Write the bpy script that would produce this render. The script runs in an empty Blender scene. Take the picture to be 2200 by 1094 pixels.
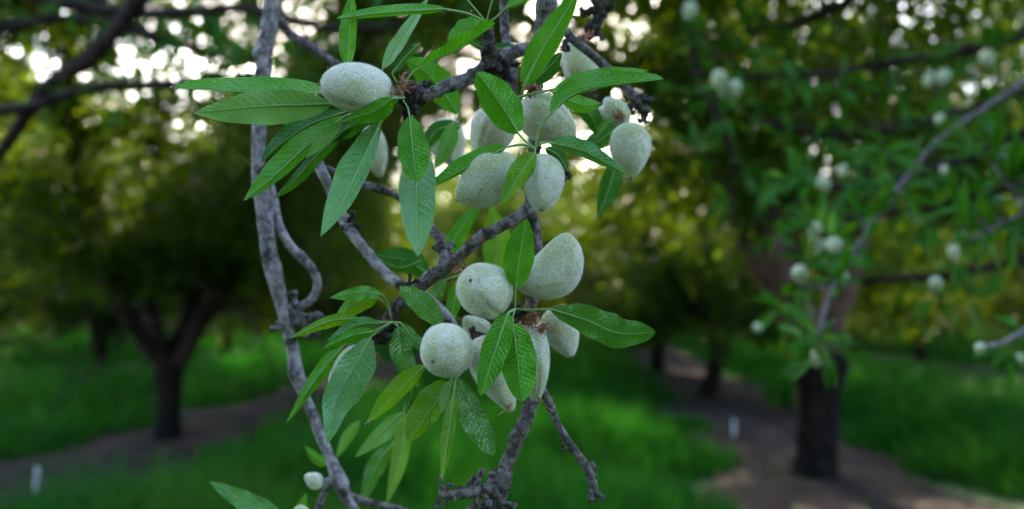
import bpy, math, random
import numpy as np
from mathutils import Vector
C = bpy.context.scene
COL = C.collection
PI = math.pi
rnd = random.Random(7)
# ------------------------------------------------------------------ camera
FPX, CX, CY = 1711.0, 1100.0, 547.0
CAMH = 1.45
YAW, PITCH = math.radians(6.34), math.radians(3.95)
FW = Vector((-math.sin(YAW)*math.cos(PITCH), math.cos(YAW)*math.cos(PITCH), math.sin(PITCH)))
RT = Vector((math.cos(YAW), math.sin(YAW), 0))
UP = RT.cross(FW)
CAM = Vector((0, 0, CAMH))
cd = bpy.data.cameras.new('camera'); cam = bpy.data.objects.new('camera', cd); COL.objects.link(cam)
cam.location = CAM; cam.rotation_euler = (PI/2+PITCH, 0, YAW)
cd.lens = 28; cd.sensor_width = 36; cd.clip_start = 0.02; cd.clip_end = 800
cd.dof.use_dof = True; cd.dof.focus_distance = 0.42; cd.dof.aperture_fstop = 4.5
C.camera = cam
# ------------------------------------------------------------------ world, sun, exposure
SUN_EL, SUN_AZ = math.radians(27), math.radians(-9)      # azimuth clockwise from +Y
w = bpy.data.worlds.new('World'); C.world = w; w.use_nodes = True
nt = w.node_tree; nt.nodes.clear()
sky = nt.nodes.new('ShaderNodeTexSky'); sky.sky_type = 'NISHITA'; sky.sun_disc = False
sky.sun_elevation = SUN_EL; sky.sun_rotation = SUN_AZ
sky.air_density = 0.75; sky.dust_density = 2.0; sky.ozone_density = 0.6
bg = nt.nodes.new('ShaderNodeBackground'); bg.inputs[1].default_value = 0.15
wo = nt.nodes.new('ShaderNodeOutputWorld')
nt.links.new(sky.outputs[0], bg.inputs[0]); nt.links.new(bg.outputs[0], wo.inputs[0])
sd = bpy.data.lights.new('sun', 'SUN'); sd.energy = 2.7; sd.angle = math.radians(0.5); sd.color = (1, .84, .60)
so = bpy.data.objects.new('sun', sd); COL.objects.link(so)
sdir = Vector((math.sin(SUN_AZ)*math.cos(SUN_EL), math.cos(SUN_AZ)*math.cos(SUN_EL), math.sin(SUN_EL)))
so.rotation_euler = sdir.to_track_quat('Z', 'Y').to_euler()
C.view_settings.view_transform = 'Standard'; C.view_settings.look = 'None'
C.view_settings.exposure = 3.5; C.view_settings.gamma = 1.0
cy = C.cycles
cy.max_bounces = 6; cy.diffuse_bounces = 3; cy.glossy_bounces = 2; cy.transmission_bounces = 3
cy.caustics_reflective = False; cy.caustics_refractive = False
cy.use_denoising = True; cy.use_adaptive_sampling = False
cy.sample_clamp_indirect = 6

# ------------------------------------------------------------------ helpers
def P(px, py, z):
    return CAM + FW*z + RT*((px-CX)/FPX*z) + UP*((CY-py)/FPX*z)
def ground(px, py, h=0.0):
    d = FW + RT*((px-CX)/FPX) + UP*((CY-py)/FPX)
    return CAM + d*((h-CAMH)/d.z)

def mesh(name, verts, faces, mats, parent=None, midx=None, uv=None, smooth=True, origin=None):
    """one mesh object; verts are world coordinates"""
    v = np.asarray(verts, dtype=np.float64).reshape(-1, 3)
    o0 = Vector(origin) if origin is not None else (Vector(parent['o_']) if parent is not None else Vector((0, 0, 0)))
    v = v - np.array(o0)
    me = bpy.data.meshes.new(name)
    if isinstance(faces, np.ndarray):
        n, k = faces.shape
        me.vertices.add(len(v)); me.vertices.foreach_set('co', v.ravel())
        me.loops.add(n*k); me.loops.foreach_set('vertex_index', faces.ravel().astype(np.int32))
        me.polygons.add(n); me.polygons.foreach_set('loop_start', np.arange(0, n*k, k, dtype=np.int32))
        me.polygons.foreach_set('loop_total', np.full(n, k, dtype=np.int32))
        me.update(calc_edges=True)
    else:
        me.from_pydata(v.tolist(), [], faces)
    for m in (mats if isinstance(mats, (list, tuple)) else [mats]): me.materials.append(m)
    if midx is not None: me.polygons.foreach_set('material_index', np.asarray(midx, dtype=np.int32))
    if uv is not None:
        ul = me.uv_layers.new(name='UVMap')
        li = np.empty(len(me.loops), dtype=np.int32); me.loops.foreach_get('vertex_index', li)
        ul.data.foreach_set('uv', np.asarray(uv, dtype=np.float32)[li].ravel())
    if smooth: me.polygons.foreach_set('use_smooth', [True]*len(me.polygons))
    me.update()
    o = bpy.data.objects.new(name, me); COL.objects.link(o)
    if parent is not None: o.parent = parent
    else: o.location = o0
    return o
def tag(o, label=None, cat=None, group=None, kind=None):
    if label: o['label'] = label
    if cat: o['category'] = cat
    if group: o['group'] = group
    if kind: o['kind'] = kind
    return o
def thing(name, loc, label, cat, group=None):
    o = bpy.data.objects.new(name, None); COL.objects.link(o); o.location = loc
    o.empty_display_size = .05
    o['o_'] = tuple(loc)
    return tag(o, label, cat, group)

def spline(pts, n):
    """Catmull-Rom through rows of any width"""
    p = np.asarray(pts, dtype=float)
    if len(p) == 2:
        t = np.linspace(0, 1, n)[:, None]; return p[0]*(1-t)+p[1]*t
    q = np.vstack([2*p[0]-p[1], p, 2*p[-1]-p[-2]])
    out = []
    m = len(p)-1
    for t in np.linspace(0, m-1e-9, n):
        i = int(t); f = t-i
        a, b, c, d = q[i], q[i+1], q[i+2], q[i+3]
        out.append(.5*((2*b)+(c-a)*f+(2*a-5*b+4*c-d)*f*f+(3*b-a-3*c+d)*f**3))
    return np.array(out)

class MB:
    def __init__(s): s.v = []; s.f = []; s.m = []; s.uv = []; s.n = 0
    def add(s, v, f, m=0, uv=None):
        v = np.asarray(v, float).reshape(-1, 3)
        s.v.append(v); s.f += [tuple(i+s.n for i in q) for q in f]; s.m += [m]*len(f)
        s.uv.append(np.asarray(uv, float) if uv is not None else np.zeros((len(v), 2)))
        s.n += len(v)
    def tube(s, c, r, sides=10, m=0, rough=0.0, rg=None, cap=True, uvv=0.0):
        """c: (n,3) centres, r: (n) radii"""
        c = np.asarray(c, float); r = np.asarray(r, float); n = len(c)
        rg = rg or rnd
        T = np.gradient(c, axis=0); T /= np.linalg.norm(T, axis=1)[:, None]+1e-12
        ref = np.array([0.31, 0.9, 0.2]); 
        N = np.cross(T[0], ref); N /= np.linalg.norm(N)
        vs = []
        ang = np.linspace(0, 2*PI, sides, endpoint=False)
        ph = [rg.uniform(0, 6.28) for _ in range(4)]
        for i in range(n):
            N = N - T[i]*np.dot(N, T[i]); N /= np.linalg.norm(N)
            B = np.cross(T[i], N)
            k = 1+rough*(np.sin(3*ang+ph[0]+i*.8)*.4+np.sin(2*ang+ph[1]-i*.5)*.5+np.array([rg.uniform(-.5, .5) for _ in ang]))
            vs.append(c[i]+(np.outer(np.cos(ang)*k, N)+np.outer(np.sin(ang)*k, B))*r[i])
        fs = [(i*sides+j, i*sides+(j+1) % sides, (i+1)*sides+(j+1) % sides, (i+1)*sides+j) for i in range(n-1) for j in range(sides)]
        if cap:
            fs.append(tuple(range(sides))[::-1]); fs.append(tuple((n-1)*sides+j for j in range(sides)))
        V = np.vstack(vs)
        s.add(V, fs, m, np.full((len(V), 2), uvv))
    def build(s, name, mats, parent=None, origin=None, smooth=True):
        return mesh(name, np.vstack(s.v), s.f, mats, parent, s.m, np.vstack(s.uv), smooth, origin)

# ------------------------------------------------------------------ materials
def newmat(name):
    m = bpy.data.materials.new(name); m.use_nodes = True
    m.node_tree.nodes.clear(); return m, m.node_tree
class N:
    """tiny node helper"""
    def __init__(s, nt): s.t = nt
    def n(s, typ, **kw):
        x = s.t.nodes.new(typ)
        for k, v in kw.items():
            setattr(x, k, v)
        return x
    def set(s, sock, v):
        if hasattr(v, 'is_output') or isinstance(v, bpy.types.NodeSocket): s.t.links.new(v, sock)
        elif isinstance(v, (tuple, list)) and len(v) == 3 and sock.type == 'RGBA': sock.default_value = (*v, 1)
        else: sock.default_value = v
    def math(s, op, a, b=0.0, c=None, clamp=False):
        x = s.n('ShaderNodeMath', operation=op, use_clamp=clamp)
        s.set(x.inputs[0], a); s.set(x.inputs[1], b)
        if c is not None: s.set(x.inputs[2], c)
        return x.outputs[0]
    def mix(s, f, a, b, blend='MIX'):
        x = s.n('ShaderNodeMix', data_type='RGBA', blend_type=blend)
        s.set(x.inputs[0], f); s.set(x.inputs[6], a); s.set(x.inputs[7], b)
        return x.outputs[2]
    def noise(s, scale, vec=None, detail=3, rough=.55, dist=0.0):
        x = s.n('ShaderNodeTexNoise'); x.inputs['Scale'].default_value = scale
        x.inputs['Detail'].default_value = detail; x.inputs['Roughness'].default_value = rough
        x.inputs['Distortion'].default_value = dist
        if vec is not None: s.t.links.new(vec, x.inputs['Vector'])
        return x.outputs[0]
    def ramp(s, f, a, b, ca=0.0, cb=1.0):
        x = s.n('ShaderNodeMapRange', interpolation_type='SMOOTHSTEP')
        s.set(x.inputs[0], f); x.inputs[1].default_value = a; x.inputs[2].default_value = b
        x.inputs[3].default_value = ca; x.inputs[4].default_value = cb
        return x.outputs[0]
    def bump(s, h, strength, dist):
        x = s.n('ShaderNodeBump'); x.inputs['Strength'].default_value = strength
        x.inputs['Distance'].default_value = dist; s.t.links.new(h, x.inputs['Height']); return x.outputs[0]
    def pos(s): return s.n('ShaderNodeNewGeometry').outputs['Position']

def mat_leaf(name, top, under, vein, trans, tw=.25, rough=.27, vein_amt=.38, spec=.6):
    m, nt = newmat(name); k = N(nt)
    uvn = k.n('ShaderNodeUVMap'); sx = k.n('ShaderNodeSeparateXYZ'); nt.links.new(uvn.outputs[0], sx.inputs[0])
    u, v = sx.outputs[0], sx.outputs[1]
    pos = k.pos()
    wob = k.noise(260, pos, 2)
    av = k.math('ABSOLUTE', v)
    sgn = k.math('GREATER_THAN', v, 0.0)
    a = k.math('SUBTRACT', u, k.math('MULTIPLY', k.math('POWER', av, 1.25), .12))
    a = k.math('ADD', k.math('MULTIPLY', a, 15.0), k.math('MULTIPLY', sgn, .45))
    a = k.math('ADD', a, k.math('MULTIPLY', wob, .5))
    fr = k.math('FRACT', a)
    d = k.math('ABSOLUTE', k.math('SUBTRACT', fr, .5))          # 0 on the vein
    line = k.ramp(d, .0, .06, 1.0, 0.0)
    line = k.math('MULTIPLY', line, k.ramp(av, .75, 1.0, 1.0, .15))
    lens = k.ramp(d, .0, .5, 0.0, 1.0)                          # pillow between the veins
    vo = k.n('ShaderNodeTexVoronoi', feature='DISTANCE_TO_EDGE'); vo.inputs['Scale'].default_value = 620
    nt.links.new(pos, vo.inputs['Vector'])
    ret = k.ramp(vo.outputs['Distance'], 0.0, .16, 1.0, 0.0)
    g = k.n('ShaderNodeNewGeometry'); back = g.outputs['Backfacing']
    blotch = k.noise(45, pos, 4)
    tvar = k.mix(k.ramp(blotch, .35, .7), top, tuple(c*s_ for c, s_ in zip(top, (1.7, 1.25, 1.4))))
    uvar = k.mix(k.ramp(blotch, .35, .7), under, tuple(c*1.15 for c in under))
    col = k.mix(back, tvar, uvar)
    vm = k.math('MULTIPLY', k.math('MAXIMUM', line, k.math('MULTIPLY', ret, .5)), vein_amt)
    col = k.mix(vm, col, vein)
    edge = k.ramp(av, .955, 1.0)
    col = k.mix(k.math('MULTIPLY', edge, .45), col, tuple(min(1, c*1.0) for c in vein))
    spots = k.ramp(k.noise(330, pos, 1), .74, .78)
    col = k.mix(k.math('MULTIPLY', spots, .6), col, (.08, .06, .02))
    h = k.math('SUBTRACT', k.math('MULTIPLY', k.math('MULTIPLY', lens, k.noise(70, pos, 2)), .7), k.math('MULTIPLY', ret, .45))
    h = k.math('ADD', h, k.math('MULTIPLY', k.noise(150, pos, 2), 1.4))
    b = k.bump(h, .45, .0008)
    pr = k.n('ShaderNodeBsdfPrincipled'); k.set(pr.inputs['Base Color'], col)
    k.set(pr.inputs['Roughness'], k.math('ADD', rough, k.math('MULTIPLY', back, .2)))
    pr.inputs['Specular IOR Level'].default_value = spec
    nt.links.new(b, pr.inputs['Normal'])
    tr = k.n('ShaderNodeBsdfTranslucent'); k.set(tr.inputs['Color'], trans); nt.links.new(b, tr.inputs['Normal'])
    mx = k.n('ShaderNodeMixShader'); mx.inputs[0].default_value = tw
    nt.links.new(pr.outputs[0], mx.inputs[1]); nt.links.new(tr.outputs[0], mx.inputs[2])
    o = k.n('ShaderNodeOutputMaterial'); nt.links.new(mx.outputs[0], o.inputs[0]); return m

def mat_simple(name, c1, c2, scale, rough=.7, bump=.3, bd=.001, spec=.3, detail=4, lo=.35, hi=.65, sheen=0, c3=None, s3=None, tr=None):
    m, nt = newmat(name); k = N(nt); pos = k.pos()
    f = k.ramp(k.noise(scale, pos, detail, .6), lo, hi)
    col = k.mix(f, c1, c2)
    if c3: col = k.mix(k.ramp(k.noise(s3, pos, 3), .5, .68), col, c3)
    pr = k.n('ShaderNodeBsdfPrincipled'); k.set(pr.inputs['Base Color'], col)
    pr.inputs['Roughness'].default_value = rough; pr.inputs['Specular IOR Level'].default_value = spec
    if sheen: pr.inputs['Sheen Weight'].default_value = sheen; pr.inputs['Sheen Roughness'].default_value = .4
    if bump: nt.links.new(k.bump(k.noise(scale*2.3, pos, 5, .65), bump, bd), pr.inputs['Normal'])
    o = k.n('ShaderNodeOutputMaterial')
    if tr:
        t = k.n('ShaderNodeBsdfTranslucent'); k.set(t.inputs['Color'], tr[0])
        mx = k.n('ShaderNodeMixShader'); mx.inputs[0].default_value = tr[1]
        nt.links.new(pr.outputs[0], mx.inputs[1]); nt.links.new(t.outputs[0], mx.inputs[2]); nt.links.new(mx.outputs[0], o.inputs[0])
    else: nt.links.new(pr.outputs[0], o.inputs[0])
    return m

M_leaf = mat_leaf('leaf_green', (.036, .225, .001), (.13, .30, .05), (.30, .56, .07), (.12, .44, .005), rough=.25, spec=.24)
M_leafY = mat_leaf('leaf_yellow_green', (.066, .225, .001), (.15, .30, .05), (.32, .56, .08), (.22, .46, .005), .3, spec=.22)
M_leafG = mat_leaf('leaf_glossy', (.034, .20, .003), (.17, .34, .07), (.24, .42, .14), (.1, .34, .01), .16, .2, spec=.65)
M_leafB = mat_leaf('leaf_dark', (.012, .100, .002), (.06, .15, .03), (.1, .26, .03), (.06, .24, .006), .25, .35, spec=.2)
M_rib = mat_simple('midrib_pale', (.22, .40, .10), (.30, .46, .15), 300, .5, 0, tr=((.3, .5, .1), .2))
M_bark = mat_simple('twig_bark', (.085, .066, .062), (.24, .20, .195), 230, .85, 1.0, .002, .2, 6, .40, .62, c3=(.03, .023, .020), s3=130)
M_barkP = mat_simple('pale_bark', (.17, .14, .138), (.42, .36, .37), 150, .85, 1.0, .0022, .2, 6, .38, .62, c3=(.06, .047, .043), s3=85)
M_spur = mat_simple('spur_bark', (.02, .015, .012), (.10, .08, .07), 330, .85, .9, .0016, .3, 5, .4, .7)
M_spurP = mat_simple('grey_spur_bark', (.06, .05, .045), (.24, .20, .19), 300, .85, .9, .0014, .3, 5, .38, .7)
M_husk = mat_simple('dry_husk', (.17, .045, .02), (.50, .27, .15), 300, .75, .4, .0006, .3)
M_scar = mat_simple('tip_scar', (.05, .035, .02), (.34, .28, .15), 900, .8, .4, .0004, .3)
M_fuzz = mat_simple('almond_fuzz', (.62, .65, .55), (.78, .80, .72), 200, .8, 0, spec=.2, sheen=.4, tr=((.8, .85, .7), .35))
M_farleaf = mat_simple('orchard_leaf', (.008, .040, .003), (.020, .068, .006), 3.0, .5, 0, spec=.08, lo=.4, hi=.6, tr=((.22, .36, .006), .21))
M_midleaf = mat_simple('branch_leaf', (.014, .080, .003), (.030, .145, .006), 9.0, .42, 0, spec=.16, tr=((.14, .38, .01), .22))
M_trunk = mat_simple('trunk_bark', (.006, .005, .0045), (.020, .016, .014), 14, .95, .9, .02, .05)
M_limb = mat_simple('limb_bark', (.018, .012, .010), (.048, .031, .026), 9, .9, .7, .01, .08)
M_limbW = mat_simple('warm_limb_bark', (.085, .050, .040), (.17, .11, .09), 9, .9, .7, .01, .08)
M_grass = mat_simple('grass_blade', (.004, .054, .006), (.016, .108, .004), 1.6, .5, 0, spec=.1, lo=.35, hi=.65, c3=(.040, .11, .005), s3=.7, tr=((.04, .26, .015), .2))
M_white = mat_simple('white_plastic', (.7, .7, .72), (.8, .8, .82), 30, .4, 0)
M_black = mat_simple('black_tube', (.012, .012, .012), (.03, .03, .03), 30, .5, 0)

def mat_almond():
    m, nt = newmat('almond_skin'); k = N(nt); pos = k.pos()
    pale, green = (.74, .69, .55), (.50, .51, .22)
    col = k.mix(k.ramp(k.noise(75, pos, 4, .6, .6), .38, .62), pale, green)
    col = k.mix(k.math('MULTIPLY', k.ramp(k.noise(1050, pos, 2), .50, .64), .45), col, (.22, .215, .13))
    col = k.mix(k.math('MULTIPLY', k.ramp(k.noise(230, pos, 2), .60, .72), .35), col, (.22, .17, .10))
    col = k.mix(k.math('MULTIPLY', k.ramp(k.noise(1000, pos, 2), .54, .66), .6), col, (.78, .79, .72))
    pr = k.n('ShaderNodeBsdfPrincipled'); k.set(pr.inputs['Base Color'], col)
    pr.inputs['Roughness'].default_value = .95; pr.inputs['Specular IOR Level'].default_value = .1
    pr.inputs['Sheen Weight'].default_value = .7; pr.inputs['Sheen Roughness'].default_value = .35
    nt.links.new(k.bump(k.noise(1400, pos, 3), 1.0, .0010), pr.inputs['Normal'])
    o = k.n('ShaderNodeOutputMaterial'); nt.links.new(pr.outputs[0], o.inputs[0]); return m
M_almond = mat_almond()
M_young = mat_simple('young_almond_skin', (.36, .40, .22), (.50, .51, .34), 60, .95, .3, .0006, .1, sheen=.3)

# ------------------------------------------------------------------ the setting
gm, nt = newmat('ground_soil_and_grass'); k = N(nt); pos = k.pos()
col = k.mix(k.ramp(k.noise(.9, pos, 5), .35, .65), (.020, .055, .012), (.035, .085, .015))
pr = k.n('ShaderNodeBsdfPrincipled'); k.set(pr.inputs['Base Color'], col); pr.inputs['Roughness'].default_value = .95
nt.links.new(k.bump(k.noise(6, pos, 6), .8, .05), pr.inputs['Normal'])
o = k.n('ShaderNodeOutputMaterial'); nt.links.new(pr.outputs[0], o.inputs[0])
g = mesh('ground', [(-400, -400, 0), (400, -400, 0), (400, 400, 0), (-400, 400, 0)], [(0, 1, 2, 3)], gm, smooth=False)
tag(g, kind='structure')
M_dirt = mat_simple('bare_soil', (.024, .018, .017), (.050, .037, .036), 2.5, .95, .9, .03, .1, 6, .35, .65, c3=(.022, .017, .014), s3=1.6)

T1 = ground(1750, 1034); T2 = ground(1520, 856); L1 = ground(360, 952)
ROWX = {0: T1.x, -1: L1.x}
RS = T1.x-L1.x                    # row spacing
DS = T2.y-T1.y                    # tree spacing in the row
print('rows', T1, T2, L1, RS, DS)
def rowx(i): return T1.x+i*RS
def wig(y, a, s=1.0): return s*(.14*math.sin(y*1.3+a)+.10*math.sin(y*3.1+a*2)+.06*math.sin(y*7+a*3))
STRIPW = 1.05
for i in range(-6, 6):
    ys = np.arange(-8, 95, .35)
    # gently mounded, ragged edged strip of bare soil under the trees
    cols = [-1, -.55, 0, .55, 1]
    v = []; 
    for y in ys:
        for c_ in cols:
            e = STRIPW*c_ + (wig(y, i+c_) if abs(c_) == 1 else 0)
            v.append((rowx(i)+e, y, .006+(1-c_*c_)*.05+.01*math.sin(y*4+c_*9)*(1-abs(c_))))
    nc = len(cols)
    f = [(a*nc+b, a*nc+b+1, (a+1)*nc+b+1, (a+1)*nc+b) for a in range(len(ys)-1) for b in range(nc-1)]
    s_ = mesh('dirt_path', v, f, M_dirt); tag(s_, kind='structure')

# grass: blades in the alleys and along the strip edges
def grass():
    rg = np.random.default_rng(3)
    def scatter(n, dmin, dmax):
        d = dmin*(dmax/dmin)**rg.random(n)
        a = rg.uniform(-1.08, 1.0, n)
        x = d*np.tan(a); y = d
        X = x*math.cos(YAW)-y*math.sin(YAW); Y = x*math.sin(YAW)+y*math.cos(YAW)
        return X, Y, d
    X, Y, d = scatter(340000, 2.2, 60)
    r = (X-T1.x+RS/2) % RS-RS/2
    edge = np.abs(r)-STRIPW-.2*np.sin(Y*1.3)-.15*np.sin(Y*3.7+X)
    clump = np.sin(X*2.1+1.3*np.sin(Y*1.7))+np.sin(Y*2.6+X*.7)
    keep = (edge > 0) | ((edge > -.35) & (clump > .6)) | (rg.random(len(X)) < .015) | ((clump > 1.7) & (r < -.5))
    X, Y, d, edge, clump = X[keep], Y[keep], d[keep], edge[keep], clump[keep]
    n = len(X)
    h = (.16+.34*rg.random(n)**1.5+.08*clump)*np.clip(.55+edge*.5, .35, 1.25)
    wd = np.clip(.0035*(1+d*.16), .004, .03)*(.7+.6*rg.random(n))
    th = rg.uniform(0, 2*PI, n); lean = h*rg.uniform(.1, .8, n); la = rg.uniform(0, 2*PI, n)
    z0 = np.zeros(n)
    p0 = np.stack([X-np.cos(th)*wd, Y-np.sin(th)*wd, z0], 1); p1 = np.stack([X+np.cos(th)*wd, Y+np.sin(th)*wd, z0], 1)
    mx, my = X+np.cos(la)*lean*.35, Y+np.sin(la)*lean*.35
    p2 = np.stack([mx+np.cos(th)*wd*.8, my+np.sin(th)*wd*.8, h*.6], 1); p3 = np.stack([mx-np.cos(th)*wd*.8, my-np.sin(th)*wd*.8, h*.6], 1)
    p4 = np.stack([X+np.cos(la)*lean, Y+np.sin(la)*lean, h], 1)
    v = np.stack([p0, p1, p2, p3, p4], 1).reshape(-1, 3)
    b = np.arange(n)*5
    f = np.concatenate([np.stack([b, b+1, b+2], 1), np.stack([b, b+2, b+3], 1), np.stack([b+3, b+2, b+4], 1)])
    o = mesh('grass', v, f, M_grass, smooth=False)
    tag(o, 'rich green grass growing in the alleys between the orchard rows', 'grass', kind='stuff')
grass()

# ------------------------------------------------------------------ orchard trees
def tree_parts(seed, limbs=None, nleaf=150000, rtrunk=.15, htrunk=.95, R=3.3, lean=(0, 0), low=1.3, holes=-.45, LL=(5.6, 6.6), front=None):
    rg = random.Random(seed); nr = np.random.default_rng(seed)
    tr = MB(); lb = MB()
    hs = np.array([-.05, .05, .2, .45, .75, htrunk, htrunk+.12])
    rr = np.array([1.6, 1.22, 1.02, .97, 1.1, 1.38, 1.2])*rtrunk
    cs = np.array([(lean[0]*h/htrunk, lean[1]*h/htrunk, h) for h in hs])
    tr.tube(cs, rr, 14, 0, .07, rg)
    top = cs[-2]
    if limbs is None:
        n0 = 5; a0 = rg.uniform(0, 6.28)
        limbs = [(a0+i*2*PI/n0+rg.uniform(-.35, .35), rg.uniform(.85, 1.15)) for i in range(n0)]
    spots = []
    for az, el in limbs:
        d = Vector((math.cos(az)*math.cos(el), math.sin(az)*math.cos(el), math.sin(el)))
        p = Vector(top)+d*(-.12); pts = [p.copy()]; dirs = [d.copy()]
        L = rg.uniform(*LL); n = 13
        for i in range(n):
            out = Vector((math.cos(az), math.sin(az), 0))
            d = (d+out*.03*(i/3)+Vector((rg.gauss(0, .10), rg.gauss(0, .10), rg.gauss(.0, .07)))).normalized()
            p = p+d*(L/n); pts.append(p.copy()); dirs.append(d.copy())
        r0 = rtrunk*rg.uniform(.62, .82)
        c = spline([tuple(q) for q in pts], 22)
        lb.tube(c, np.linspace(r0, .018, 22)*(1+.05*np.sin(np.arange(22)*1.7)), 9, 0, .06, rg)
        for i in range(2, n+1):
            for _ in range(4):
                sd_ = Vector((rg.gauss(0, 1), rg.gauss(0, 1), rg.gauss(-.35 if i < 6 else 0, .45))).normalized()
                q = pts[i].copy(); dd = (dirs[i]*.45+sd_).normalized(); l = rg.uniform(1.1, 2.2)*(1.0 if i < 9 else .8)
                sub = [q.copy()]
                if low > 2 and q.z < low+.25: continue
                for j in range(5):
                    if low > 2 and q.z+dd.z*(l/5) < low-.1: dd.z = abs(dd.z)+.1; dd.normalize()
                    dd = (dd+Vector((rg.gauss(0, .13), rg.gauss(0, .13), -.07))).normalized(); q = q+dd*(l/5); sub.append(q.copy())
                    if q.z > low-.2: spots.append((q.copy(), .14+.12*rg.random(), dd.copy()))
                lb.tube(spline([tuple(a) for a in sub], 9), np.linspace(.020, .006, 9), 5, 0, 0, rg, False)
    # leaves in clumps of uneven fullness along the shoots
    wts = np.array([rg.random()**1.6+.1 for _ in spots]); wts /= wts.sum()
    idx = nr.choice(len(spots), nleaf, p=wts)
    cen = np.array([tuple(s_[0]) for s_ in spots])[idx]; sg = np.array([s_[1] for s_ in spots])[idx]
    dr = np.array([tuple(s_[2]) for s_ in spots])[idx]
    pos_ = cen+nr.normal(size=(nleaf, 3))*sg[:, None]*np.array([1, 1, .9])
    pos_[:, 2] = np.maximum(pos_[:, 2], low+nr.uniform(-.25, .3, nleaf))
    # crowns break into dense boughs with open holes between them
    q_ = pos_*1.0; f1 = rg.uniform(0, 6); 
    q_ = q_*1.6
    dn = (np.sin(q_[:, 0]*5.3+f1+1.7*np.sin(q_[:, 1]*3.1+f1))+np.sin(q_[:, 1]*5.9+f1*2+1.6*np.sin(q_[:, 2]*3.7))+np.sin(q_[:, 2]*6.7+f1*3+1.5*np.sin(q_[:, 0]*3.3))
          +.8*np.sin(q_[:, 0]*11+q_[:, 2]*7+f1)+.8*np.sin(q_[:, 1]*12-q_[:, 0]*6))
    keep = dn > holes+.25*nr.normal(size=nleaf)
    if front is not None: keep &= pos_[:, 1] > front+.5*nr.normal(size=nleaf)
    pos_, dr = pos_[keep], dr[keep]; nleaf = len(pos_)
    ax = dr*.5+nr.normal(size=(nleaf, 3))*.7+np.array([0, 0, -.35]); ax /= np.linalg.norm(ax, axis=1)[:, None]
    sdv = np.cross(ax, nr.normal(size=(nleaf, 3))); sdv /= np.linalg.norm(sdv, axis=1)[:, None]
    nn = np.cross(ax, sdv)
    ln = nr.uniform(.075, .125, nleaf)[:, None]; wd = ln*nr.uniform(.14, .21, nleaf)[:, None]
    v = np.stack([pos_, pos_+ax*ln*.45+sdv*wd+nn*wd*.35, pos_+ax*ln, pos_+ax*ln*.45-sdv*wd+nn*wd*.35], 1).reshape(-1, 3)
    b = np.arange(nleaf)*4
    f = np.concatenate([np.stack([b, b+1, b+2], 1), np.stack([b, b+2, b+3], 1)])
    return tr, lb, (v, f)

protos = []
def make_tree(seed, loc, label, group, limbmat=None, **kw):
    tr, lb, (v, f) = tree_parts(seed, **kw)
    t = thing('almond_tree', loc, label, 'tree', group)
    t['o_'] = (0, 0, 0)
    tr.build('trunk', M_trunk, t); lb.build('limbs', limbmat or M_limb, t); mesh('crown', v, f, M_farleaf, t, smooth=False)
    return t
def copy_tree(t, loc, rz, s, label, group):
    rz = rz
    r = t.copy(); COL.objects.link(r); r.location = loc; r.rotation_euler = (0, 0, rz); r.scale = (s, s, s*rnd.uniform(.95, 1.08))
    r['label'] = label; r['group'] = group
    for ch in t.children:
        c = ch.copy(); COL.objects.link(c); c.parent = r
    return r
GT = 'almond trees planted in orchard rows'
def az(deg): return math.radians(deg)     # 0 = to the right along +X, 90 = away along +Y
tA = make_tree(11, T1, 'thick dark trunk forking low into brown limbs, the nearest orchard tree at right', GT,
               limbs=[(az(10), 1.1), (az(168), .98), (az(100), 1.0), (az(285), 1.05), (az(215), .95)], rtrunk=.165, htrunk=.98, low=2.1, lean=(.07, 0), limbmat=M_limbW)
tB = make_tree(23, L1, 'dark tree with a V shaped fork on the soil strip at left', GT,
               limbs=[(az(168), 1.12), (az(8), .9), (az(80), 1.1), (az(250), 1.0), (az(-35), 1.0)], rtrunk=.13, htrunk=.80, low=1.8, holes=-.7)
tC = make_tree(31, T2, 'second tree of the right hand row, thin dark leaning trunk behind the nearest', GT, rtrunk=.14, htrunk=.9, lean=(.22, 0), low=.95)
tD = make_tree(47, (rowx(-2), T1.y+1.55*DS, 0), 'small dark trunk in the grass beyond the left soil strip', GT, rtrunk=.13, htrunk=.85, low=.85)
tH = make_tree(61, (rowx(0)+.15, T1.y-DS-.2, 0), 'tree whose upper crown hangs over the top of the picture at right', GT, low=2.75, nleaf=130000, front=1.2, holes=-.9, limbs=[(az(50), 1.05), (az(95), 1.2), (az(75), .98), (az(125), 1.25)])
copy_tree(tH, (rowx(-1), L1.y-DS-.3, 0), .1, 1.0, 'tree whose upper crown hangs over the top of the picture at left', GT)
pr_ = [tC, tD]
for n_, (x_, y_) in enumerate([(rowx(0), T1.y-2*DS-.4), (rowx(-1)-.3, L1.y-2*DS), (rowx(1), T1.y-2.6*DS), (rowx(0), T1.y-3.1*DS), (rowx(-1), L1.y-3.1*DS)]):  # unseen trees, added to block low skylight so the shading falls from above
    copy_tree(tD, (x_, y_, 0), n_*1.7, 1.05, 'unseen tree added behind the viewpoint to block low skylight, %s of the five' % ['first', 'second', 'third', 'fourth', 'last'][n_], GT)
done = {(0, 0), (-1, 0), (0, 1), (-2, 1)}
yoff = {0: T1.y, -1: L1.y, 1: T1.y+.3*DS, -2: T1.y+.55*DS, 2: T1.y+.5*DS, -3: T1.y+.2*DS}
k_ = 0
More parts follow.
